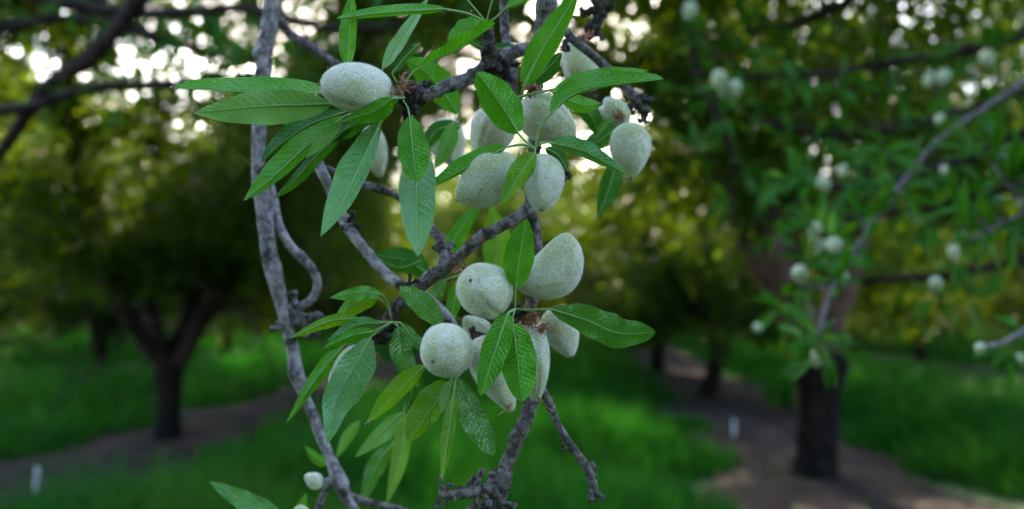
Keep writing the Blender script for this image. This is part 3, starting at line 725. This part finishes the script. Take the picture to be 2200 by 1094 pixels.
# ---- the grey forked branch crossing behind, with the left rosette
b3 = thing('almond_branch', P(1125, 455, .46), 'forked grey branch crossing behind the leaves, with a softer rosette at its lower left', 'branch', 'hanging almond branches')
mb = MB(); tubepx(mb, [(1142, 440, 13, .465), (1118, 462, 14, .46), (1060, 496, 12, .46), (1030, 512, 14, .46), (1000, 540, 12, .46), (962, 572, 14, .465), (920, 600, 15, .468), (890, 632, 11, .47), (850, 668, 10, .475), (830, 700, 10, .475)], 14, 0, .05)
mb.build('stem', M_bark, b3)
mb = MB(); tubepx(mb, [(640, 250, 9, .56), (670, 325, 10, .51), (690, 365, 12, .50), (708, 405, 10, .50), (718, 440, 9, .495), (738, 470, 13, .49), (760, 505, 12, .485), (790, 545, 11, .48), (830, 590, 12, .475), (862, 613, 12, .47), (920, 645, 13, .475), (965, 690, 12, .48), (1000, 760, 10, .48)], 14, 0, .05)
mb.build('side_twig', M_barkP, b3)
mb = MB(); tubepx(mb, [(700, 362, 7, .51), (770, 393, 8, .52), (810, 405, 9, .52), (860, 425, 8, .52), (910, 470, 8, .52), (940, 510, 10, .50), (955, 545, 12, .49), (950, 580, 12, .475)], 12, 0, .07)
knobs(mb, 952, 540, .49, 5, 15, 8)
mb.build('side_twig', M_bark, b3)
mb = MB(); knobs(mb, 750, 480, .487, 4, 16, 6); mb.build('spur', M_spur, b3)
mb = MB(); knobs(mb, 885, 618, .468, 5, 13, 8); mb.build('spur', M_spur, b3)
mb = MB(); knobs(mb, 830, 715, .475, 12, 22, 14); tubepx(mb, [(862, 640, 9, .475), (835, 690, 14, .475), (820, 740, 10, .475)], 9, 0, .12)
mb.build('spur', M_spur, b3)
husk(b3, 806, 768, .475, 28, 24); husk(b3, 990, 575, .455, 18, 22); husk(b3, 838, 690, .465, 10, 12)
E = (842, 692)
z = .462
leaf(b3, [(818, 632), (775, 628), (708, 640)], 18, 14, z, .47, -.4, .5, mat=M_leaf, pet=[E, (836, 660), (826, 638)], wave=2)
leaf(b3, [(812, 640), (765, 650), (708, 702)], 24, 18, .472, .475, mat=M_leafY, pet=[E, (832, 660)], wave=1.5)
leaf(b3, [(775, 685), (710, 690), (622, 727)], 14, 13, z, .455, .4, .6, mat=M_leafY, pet=[E, (810, 690)])
leaf(b3, [(815, 694), (765, 700), (700, 735)], 16, 16, .458, .455, .3, .3, mat=M_leafG, pet=[E])
leaf(b3, [(805, 712), (755, 722), (694, 748)], 15, 14, .452, .45, .3, .5, mat=M_leaf, pet=[E])
leaf(b3, [(797, 724), (760, 790), (722, 860), (702, 955)], 46, 34, .452, .405, .4, .1, mat=M_leafG, pet=[E, (818, 708)], wave=1.6, label='large soft leaf hanging over a pale almond at lower left', ribw=.9, wav=.06)
leaf(b3, [(740, 742), (690, 800), (615, 910)], 14, 18, .462, .45, .5, .5, mat=M_leaf, pet=[E, (800, 720)])
leaf(b3, [(856, 700), (868, 770), (900, 835)], 22, 26, .46, .455, -.3, .5, mat=M_leafG, pet=[E], wave=1.5)
leaf(b3, [(862, 694), (890, 730), (930, 760)], 14, 14, .455, .45, mat=M_leafG, pet=[E])
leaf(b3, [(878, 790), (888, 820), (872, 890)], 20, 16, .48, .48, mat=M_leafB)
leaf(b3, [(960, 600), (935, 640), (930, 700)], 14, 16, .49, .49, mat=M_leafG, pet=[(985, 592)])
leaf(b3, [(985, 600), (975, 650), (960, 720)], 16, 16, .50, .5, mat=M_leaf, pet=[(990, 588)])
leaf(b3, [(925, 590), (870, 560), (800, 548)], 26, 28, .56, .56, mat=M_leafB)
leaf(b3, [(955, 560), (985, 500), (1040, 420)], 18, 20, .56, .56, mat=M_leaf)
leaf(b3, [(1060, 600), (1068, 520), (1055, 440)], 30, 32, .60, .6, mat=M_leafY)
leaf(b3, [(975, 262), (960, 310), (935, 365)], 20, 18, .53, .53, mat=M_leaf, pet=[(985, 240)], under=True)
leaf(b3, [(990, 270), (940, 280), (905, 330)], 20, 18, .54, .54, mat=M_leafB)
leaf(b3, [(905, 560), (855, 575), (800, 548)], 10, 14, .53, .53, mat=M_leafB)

# ---- the branch at upper right
b4 = thing('almond_branch', P(1290, -20, .5), 'dark twig at the upper right of the leaves carrying small pale almonds', 'branch', 'hanging almond branches')
mb = MB(); tubepx(mb, [(1170, -60, 10, .50), (1190, 30, 9, .50), (1216, 72, 9, .50), (1260, 108, 10, .50), (1305, 148, 10, .505), (1345, 190, 10, .51), (1368, 215, 11, .51), (1392, 240, 9, .51)], 12, 0, .06)
mb.build('stem', M_bark, b4)
mb = MB(); tubepx(mb, [(1300, -60, 12, .54), (1290, 20, 13, .54), (1278, 60, 11, .54), (1262, 80, 9, .54)], 12, 0, .08)
knobs(mb, 1285, 30, .54, 8, 20, 12); knobs(mb, 1268, 62, .54, 5, 16, 10); mb.build('side_twig', M_spur, b4)
mb = MB(); knobs(mb, 1375, 215, .51, 9, 17, 12); knobs(mb, 1385, 245, .51, 5, 14, 8); knobs(mb, 1358, 240, .51, 4, 13, 8)
mb.build('spur', M_spur, b4)
mb = MB(); knobs(mb, 1215, 85, .495, 3, 14, 4, 0, rnd, 1.7, .5)
mb.build('spur', M_spur, b4)
husk(b4, 1262, 80, .535, 22, 22); husk(b4, 1332, 252, .50, 26, 20)
leaf(b4, [(1318, 258), (1300, 268), (1278, 300)], 8, 10, .5, .5, mat=M_leaf, pet=[(1335, 252)])
leaf(b4, [(1325, 345), (1310, 400), (1283, 472)], 24, 22, .56, .56, mat=M_leafB, pet=[(1340, 300)])
leaf(b4, [(1340, 265), (1290, 300), (1230, 330)], 20, 20, .56, .56, mat=M_leafB)
leaf(b4, [(1222, -20), (1215, 30), (1220, 60)], 12, 14, .5, .5, mat=M_leaf)

for par, q, dn in ((b2, (368, 188, .4145), (-1, 0)), (b2, (788, 911, .3945), (-1, .9)), (b2, (949, 1030, .4), (0, 1))):
    mb = MB(); c = np.array([tuple(P(q[0]-dn[0]*t_, q[1]-dn[1]*t_, q[2]-.0004)) for t_ in (9, 5, 0, -4)])
    mb.tube(c, np.array([2.5, 4.5, 4.2, 1.2])*q[2]/FPX, 7, 0, .25); mb.build('dry_leaf_tip', M_scar, par)
# ---- almonds
almond(768, 189, .418, 75, 57, (-1, .02, .38), 'large oval almond lying on its side at the upper left, scar at its left end', seed=3, hairs=15000, suture=(.1, -.8, .6), pointy=.12, asym=.0)
almond(1173, 258, .462, 66, 54, (.85, -.45, -.1), 'almond above the centre rosette with a dark crease on its right cheek', hairs=9000, suture=(.5, .35, .8), pointy=.2)
almond(1049, 388, .425, 74, 56, (-.82, -.55, .1), 'oblong almond tilted down to the left below the centre rosette', hairs=14000, suture=(-.3, .9, .1), pointy=.22)
almond(1167, 393, .418, 63, 49, (-.08, -1, .45), 'upright egg shaped almond right below the centre rosette, scar near its bottom', hairs=14000, suture=(-.5, .1, 1), pointy=.15)
almond(1054, 285, .50, 54, 54, (-.3, -.6, .2), 'soft grey almond half hidden behind the broad oval leaf', hairs=4000)
almond(1243, 132, .55, 52, 44, (-.4, .9, .1), 'pale cone shaped almond hanging behind the diagonal twig at upper right', hairs=0, pointy=.45)
almond(1353, 321, .49, 58, 44, (.05, -1, .1), 'smooth pale almond with a pointed bottom, hanging alone at the right', hairs=5000, pointy=.22, asym=.05)
almond(1324, 238, .51, 34, 28, (-.6, .6, .1), 'small pale almond just above the lone hanging one', hairs=1500, scar=False)
almond(1297, 248, .525, 24, 22, (-.8, -.2, .1), 'tiny pale almond at the left of the dry brown husk, upper right', hairs=0, scar=False)
almond(1040, 624, .412, 60, 60, (-.42, .36, .8), 'round almond facing the viewer, scar toward its upper left, in the lower cluster', hairs=15000, suture=(.5, -.8, .3), pointy=.08, asym=0, flat=.98)
almond(1190, 588, .420, 80, 53, (.78, .62, .05), 'largest almond, bent teardrop with its tip up to the right', hairs=17000, bend=.34, suture=(-.62, .78, .1), pointy=.10, asym=-.12, full=.76)
almond(959, 752, .400, 58, 57, (-.4, -.3, .85), 'round white fuzzed almond at the left of the lower cluster, scar at lower left', hairs=15000, suture=(.5, -.9, .2), pointy=.08, asym=0, flat=.98)
almond(1062, 800, .418, 82, 49, (.42, -.9, .1), 'almond behind two hanging leaves, its tip lowest of the cluster', hairs=12000, pointy=.35, thread=[(1100, 868, .412), (1094, 880, .41), (1082, 884, .41), (1066, 896, .408)])
almond(1143, 770, .435, 84, 44, (.12, -1, .1), 'long almond at the right of the hanging leaves, a curved sliver showing', hairs=12000, pointy=.25, bend=-.08, thread=[(1150, 845, .432), (1162, 862, .43), (1172, 872, .43), (1190, 886, .43)])
almond(1206, 712, .475, 54, 40, (.35, -.9, .1), 'grey almond behind the crinkled leaf at the right of the lower cluster', hairs=5000)
almond(1024, 708, .475, 36, 30, (-.5, .5, .2), 'small pale almond peeking between the two round ones', hairs=1500, scar=False)
almond(750, 800, .465, 62, 44, (-.5, -.8, .1), 'white almond hidden behind the large soft leaf at lower left', hairs=5000)
almond(806, 325, .62, 54, 28, (.2, -1, 0), 'slim grey out of focus almond behind the long glossy leaf', hairs=0)
almond(962, 306, .60, 52, 44, (.3, -.8, 0), 'pale out of focus almond left of the broad oval leaf', hairs=0)
almond(674, 1032, .555, 21, 19, (-.7, .5, .3), 'little pinkish white almond low on the pale left branch', hairs=0, scar=False)
almond(646, 1110, .54, 26, 24, (0, .9, .3), 'white almond top cut by the bottom edge at lower left', hairs=0, scar=False)

# ------------------------------------------------------------------ softer branches further back
def simple_leaf_mesh(seed):
    rg = random.Random(seed); n, ns = 14, 2; V = []; UV = []
    for i in range(n):
        t = i/(n-1); pr__ = (t**.7*(1-t)**.85)/.42; y = t; droop = -.18*t*t
        for j in range(-ns, ns+1):
            s_ = j/ns; V.append((s_*.13*pr__, y, droop+abs(s_)*.05*pr__+.015*math.sin(t*9+seed+s_))); UV.append((t, s_))
    m_ = 2*ns+1
    F = [(i*m_+j, i*m_+j+1, (i+1)*m_+j+1, (i+1)*m_+j) for i in range(n-1) for j in range(m_-1)]
    me = bpy.data.meshes.new('leaf'); me.from_pydata(V, [], F); me.materials.append(M_midleaf); me.polygons.foreach_set('use_smooth', [True]*len(F)); me.update(); return me
LM = [simple_leaf_mesh(s_) for s_ in (1, 4)]
from mathutils import Matrix
def put_leaf(parent, p, d, nrm, L):
    o = bpy.data.objects.new('leaf', rnd.choice(LM)); COL.objects.link(o); o.parent = parent
    d = d.normalized(); x = d.cross(nrm).normalized(); zz = x.cross(d)
    M = Matrix((x, d, zz)).transposed().to_4x4(); o.matrix_local = Matrix.Translation(p-Vector(parent['o_']))@M@Matrix.Scale(L, 4)
def rand_dir(rg): return Vector((rg.gauss(0, 1), rg.gauss(0, 1), rg.gauss(0, 1))).normalized()
def soft_branch(label, path, rosettes, seed, mat=M_limb, nl=7, L=(.055, .085), along=10):
    rg = random.Random(seed)
    p0 = P(path[0][0], path[0][1], path[0][3])
    t = thing('almond_branch', p0, label, 'branch', 'blurred almond branches behind')
    mb = MB(); tubepx(mb, path, 8, 0, .05, rg=rg); mb.build('stem', mat, t)
    pts = []
    for r_ in rosettes: pts.append((P(*r_), nl))
    s_ = spline(path, along+2)
    for i in range(1, along+1): pts.append((P(s_[i][0], s_[i][1], s_[i][3]), 3))
    for q, n in pts:
        near = min((P(a[0], a[1], a[3]) for a in spline(path, 30)), key=lambda a: (a-q).length)
        if (near-q).length > .01:
            tw = MB(); tw.tube(spline([tuple(near), tuple((near+q)/2+rand_dir(rg)*.008), tuple(q)], 6), [.0032, .003, .0028, .0026, .0024, .002], 5); tw.build('side_twig', mat, t)
        a0 = rand_dir(rg)
        for i in range(n):
            d = (a0*.3+rand_dir(rg)+Vector((0, 0, -.15))).normalized(); nn = (Vector((0, 0, 1))*.8+rand_dir(rg)*.7-FW*.5)
            put_leaf(t, q+d*.008, d, nn, rg.uniform(*L))
    return t
soft_branch('blurred thin branch falling from the right edge to a rosette before the dark trunk', [(2290, 110, 6, 1.5), (2180, 190, 6, 1.45), (2020, 300, 6, 1.42), (1920, 420, 7, 1.4), (1850, 520, 7, 1.38), (1800, 600, 7, 1.35), (1775, 660, 6, 1.33), (1758, 725, 5, 1.3)],
            [(1757, 735, 1.3), (1765, 745, 1.3), (1735, 735, 1.31), (1785, 530, 1.38), (1760, 500, 1.38), (1720, 610, 1.4), (1700, 690, 1.4), (1850, 470, 1.4), (1930, 400, 1.42), (1900, 330, 1.45), (1990, 330, 1.42)], 3, M_bark, 8, along=3)
soft_branch('blurred leafy branch entering from the right edge at mid height', [(2330, 360, 7, 1.2), (2240, 430, 6, 1.2), (2160, 480, 5, 1.2), (2080, 515, 4, 1.2)],
            [(2150, 330, 1.2), (2130, 350, 1.22), (2080, 500, 1.2), (2060, 430, 1.25), (2100, 450, 1.25), (2170, 400, 1.2)], 5, M_bark, 6, (.06, .09), 4)
soft_branch('blurred bare tipped twig at the right edge low down', [(2330, 590, 7, 1.15), (2240, 680, 6, 1.15), (2170, 730, 5, 1.15), (2120, 745, 4, 1.15)], [(2180, 745, 1.15), (2240, 700, 1.15)], 9, M_barkP, 4, (.04, .06), 1)
soft_branch('blurred branch of dense leaves at right, level with the focused almonds', [(2350, 240, 14, 1.9), (2200, 290, 12, 1.9), (2050, 350, 11, 1.85), (1900, 390, 9, 1.8), (1780, 400, 7, 1.8), (1690, 380, 5, 1.8)],
            [(1700, 390, 1.8), (1740, 350, 1.8), (1800, 440, 1.8), (1850, 350, 1.8), (1900, 300, 1.85), (1950, 420, 1.8), (2000, 270, 1.9), (2060, 400, 1.85), (2120, 240, 1.9), (2150, 350, 1.9), (1990, 480, 1.85), (1830, 500, 1.85)], 13, M_limb, 7, (.07, .10), 9)
soft_branch('blurred branch with leaf tufts crossing the two right hand limbs', [(2400, 560, 13, 2.1), (2200, 560, 11, 2.1), (2050, 590, 10, 2.05), (1900, 600, 8, 2.0), (1800, 600, 6, 2.0)],
            [(2050, 560, 2.0), (2010, 640, 2.0), (2080, 640, 2.0), (2120, 530, 2.0), (1680, 660, 2.0)], 17, M_limb, 6, (.07, .10), 2)
soft_branch('blurred leafy branch with pale almonds along the top right', [(2350, 20, 14, 2.2), (2150, 90, 12, 2.2), (1950, 130, 10, 2.1), (1750, 160, 8, 2.0), (1600, 165, 6, 2.0)],
            [(1600, 150, 2.0), (1540, 190, 2.0), (1680, 130, 2.0), (1800, 190, 2.0), (1990, 130, 2.1), (2040, 190, 2.1), (2120, 110, 2.1), (1480, 60, 2.2), (2150, 190, 2.1)], 21, M_limb, 7, (.07, .10), 8)
t = soft_branch('thick dark limb slanting down from the top across the upper left corner', [(340, -60, 19, 2.9), (292, 10, 18, 2.9), (245, 70, 17, 2.9), (190, 130, 18, 2.9), (140, 160, 17, 2.9), (90, 200, 15, 2.9), (0, 330, 13, 3.0), (-80, 420, 13, 3.0)],
                [], 25, M_limb, 0, (.06, .09), 0)
soft_branch('dark leafy limb level across the far left below the sky gaps', [(-100, 250, 13, 2.8), (60, 230, 13, 2.8), (200, 190, 12, 2.8), (400, 180, 10, 2.9), (560, 160, 8, 3.0)],
            [(90, 280, 2.8), (250, 230, 2.8), (420, 220, 2.9), (480, 120, 2.9), (330, 120, 2.8)], 29, M_limb, 7, (.07, .10), 7)
for n_, (path, ros, sd_, lab) in enumerate([
    ([(2420, 420, 14, 2.9), (2200, 400, 13, 2.8), (2000, 440, 11, 2.8), (1820, 470, 9, 2.7), (1640, 460, 7, 2.7)],
     [(1620, 420, 2.7), (1660, 500, 2.7), (1720, 430, 2.7), (1800, 520, 2.7), (1880, 430, 2.8), (1960, 490, 2.8), (2040, 400, 2.8), (2110, 480, 2.8), (2180, 350, 2.8), (1750, 560, 2.7), (1900, 560, 2.8), (2080, 560, 2.8)], 41,
     'darkest blurred leafy branch, farther back behind the right hand rosettes'),
    ([(2430, 120, 14, 2.7), (2200, 200, 12, 2.7), (2000, 260, 11, 2.6), (1800, 290, 9, 2.6), (1640, 260, 7, 2.6)],
     [(1640, 230, 2.6), (1700, 310, 2.6), (1780, 250, 2.6), (1860, 330, 2.6), (1940, 220, 2.6), (2020, 320, 2.6), (2100, 180, 2.7), (2160, 290, 2.7), (1900, 180, 2.6), (2190, 120, 2.7)], 43,
     'blurred leafy branch behind the sky gaps on the upper right'),
    ([(1500, -120, 14, 2.9), (1480, 30, 12, 2.9), (1500, 160, 10, 2.9), (1560, 290, 8, 2.8), (1580, 380, 6, 2.8)],
     [(1480, 60, 2.9), (1530, 120, 2.9), (1450, 190, 2.9), (1560, 250, 2.8), (1500, 330, 2.8), (1600, 350, 2.8), (1570, 430, 2.8), (1620, 60, 2.9)], 47,
     'blurred leafy branch hanging down just right of the sharp almonds'),
    ([(-150, -60, 14, 3.4), (150, 10, 13, 3.3), (350, 30, 12, 3.3), (520, 20, 10, 3.2), (700, 60, 9, 3.2), (860, 60, 6, 3.2)],
     [(350, 90, 3.3), (420, -10, 3.3), (450, 70, 3.3), (500, 110, 3.3), (560, 40, 3.2), (620, 90, 3.2), (680, 10, 3.2), (720, 120, 3.2), (800, 30, 3.2), (860, 100, 3.2), (400, 150, 3.3), (520, 190, 3.3), (640, 160, 3.2)], 53,
     'blurred leafy branch along the top left behind the pale grey branch'),
    ([(-200, 90, 13, 3.8), (0, 60, 12, 3.8), (150, 40, 10, 3.7), (330, 70, 8, 3.7), (430, 120, 6, 3.7)],
     [(20, 20, 3.8), (90, 110, 3.8), (150, 0, 3.7), (210, 90, 3.7), (270, 20, 3.7), (330, 120, 3.7), (30, 140, 3.8), (400, 40, 3.7), (220, 160, 3.7), (440, 170, 3.7), (120, 190, 3.8)], 67,
     'blurred leafy branch behind the dark limb in the upper left corner'),
    ([(100, -120, 11, 3.5), (230, 20, 9, 3.5), (340, 90, 8, 3.5), (450, 110, 7, 3.5), (560, 140, 5, 3.5)],
     [(240, 60, 3.5), (290, 30, 3.5), (300, 110, 3.5), (350, 50, 3.5), (370, 130, 3.5), (420, 60, 3.5), (460, 30, 3.5), (490, 90, 3.5), (540, 110, 3.5), (440, 150, 3.5), (250, 130, 3.5), (320, 160, 3.5)], 71,
     'blurred leafy sprays filling the gap left of the pale grey branch'),
    ([(1950, -150, 14, 3.2), (1850, -20, 12, 3.1), (1740, 40, 10, 3.1), (1600, 70, 8, 3.0)],
     [(1840, 20, 3.1), (1760, -10, 3.1), (1700, 80, 3.1), (1640, 20, 3.0), (1800, 90, 3.1), (1600, 100, 3.0), (1880, 60, 3.1), (1700, 160, 3.0)], 59,
     'blurred leafy branch at the top edge above the upper right sky gaps')]):
    soft_branch(lab, path, ros, sd_, M_limb, 7, (.08, .13), 4)
soft_fruits = [
    (1757, 768, 1.28, 24, 19, 'pale blurred almond under the rosette in front of the nearest right trunk'),
    (1718, 588, 1.38, 21, 20, 'pale blurred almond left of the thin falling branch, alone'),
    (1750, 494, 1.38, 19, 17, 'upper left of three pale blurred almonds bunched beside the falling branch'),
    (1792, 529, 1.36, 21, 19, 'right of three pale blurred almonds bunched beside the falling branch'),
    (1760, 530, 1.40, 20, 20, 'middle of three pale blurred almonds bunched beside the falling branch'),
    (1812, 597, 1.42, 16, 14, 'small grey blurred almond just right of the falling branch'),
    (2049, 543, 1.5, 19, 15, 'pale oval blurred almond below the right edge branch'),
    (2010, 611, 1.5, 19, 16, 'pale blurred almond above the distant small trunk at right'),
    (2105, 748, 1.15, 13, 12, 'tiny pale blurred almond at the end of the bare twig'),
    (2190, 772, 1.15, 15, 14, 'pale blurred almond at the right edge under the bare twig'),
    (1770, 396, 1.7, 18, 16, 'pale blurred almond lower of the pair right of the sky gaps'),
    (1810, 368, 1.7, 15, 13, 'pale blurred almond upper of the pair right of the sky gaps'),
    (1545, 172, 1.9, 24, 18, 'left of the pale blurred almonds grouped under the sky gaps'),
    (1580, 190, 1.9, 20, 16, 'right of the pale blurred almonds grouped under the sky gaps'),
    (1556, 196, 1.92, 17, 16, 'lowest of the pale blurred almonds grouped under the sky gaps'),
    (1482, 24, 2.0, 22, 19, 'pale blurred almond near the top edge above the arching leaf'),
    (1994, 172, 2.0, 17, 14, 'left of two pale blurred almonds high at right'),
    (2026, 166, 2.0, 20, 18, 'right of two pale blurred almonds high at right'),
    (2122, 126, 2.0, 21, 18, 'pale blurred almond highest at the right side'),
    (1628, 704, 1.9, 11, 11, 'tiny pale blurred almond above the second trunk of the right row'),
    (2018, 256, 1.8, 13, 12, 'small grey blurred almond under the two high ones at right'),
    (2030, 368, 1.8, 14, 13, 'small grey blurred almond amid the dense right hand leaves'),
    (2196, 438, 1.2, 15, 13, 'pale blurred almond cut by the right edge at mid height'),
]
for (x, y, z_, a_, b_, lab) in soft_fruits:
    almond(x, y, z_, a_*.92, b_*.86, (rnd.uniform(-.6, .6), -1, rnd.uniform(-.4, .4)), lab, hairs=0, skin=M_young, group='pale blurred almonds in the background', scar=False)
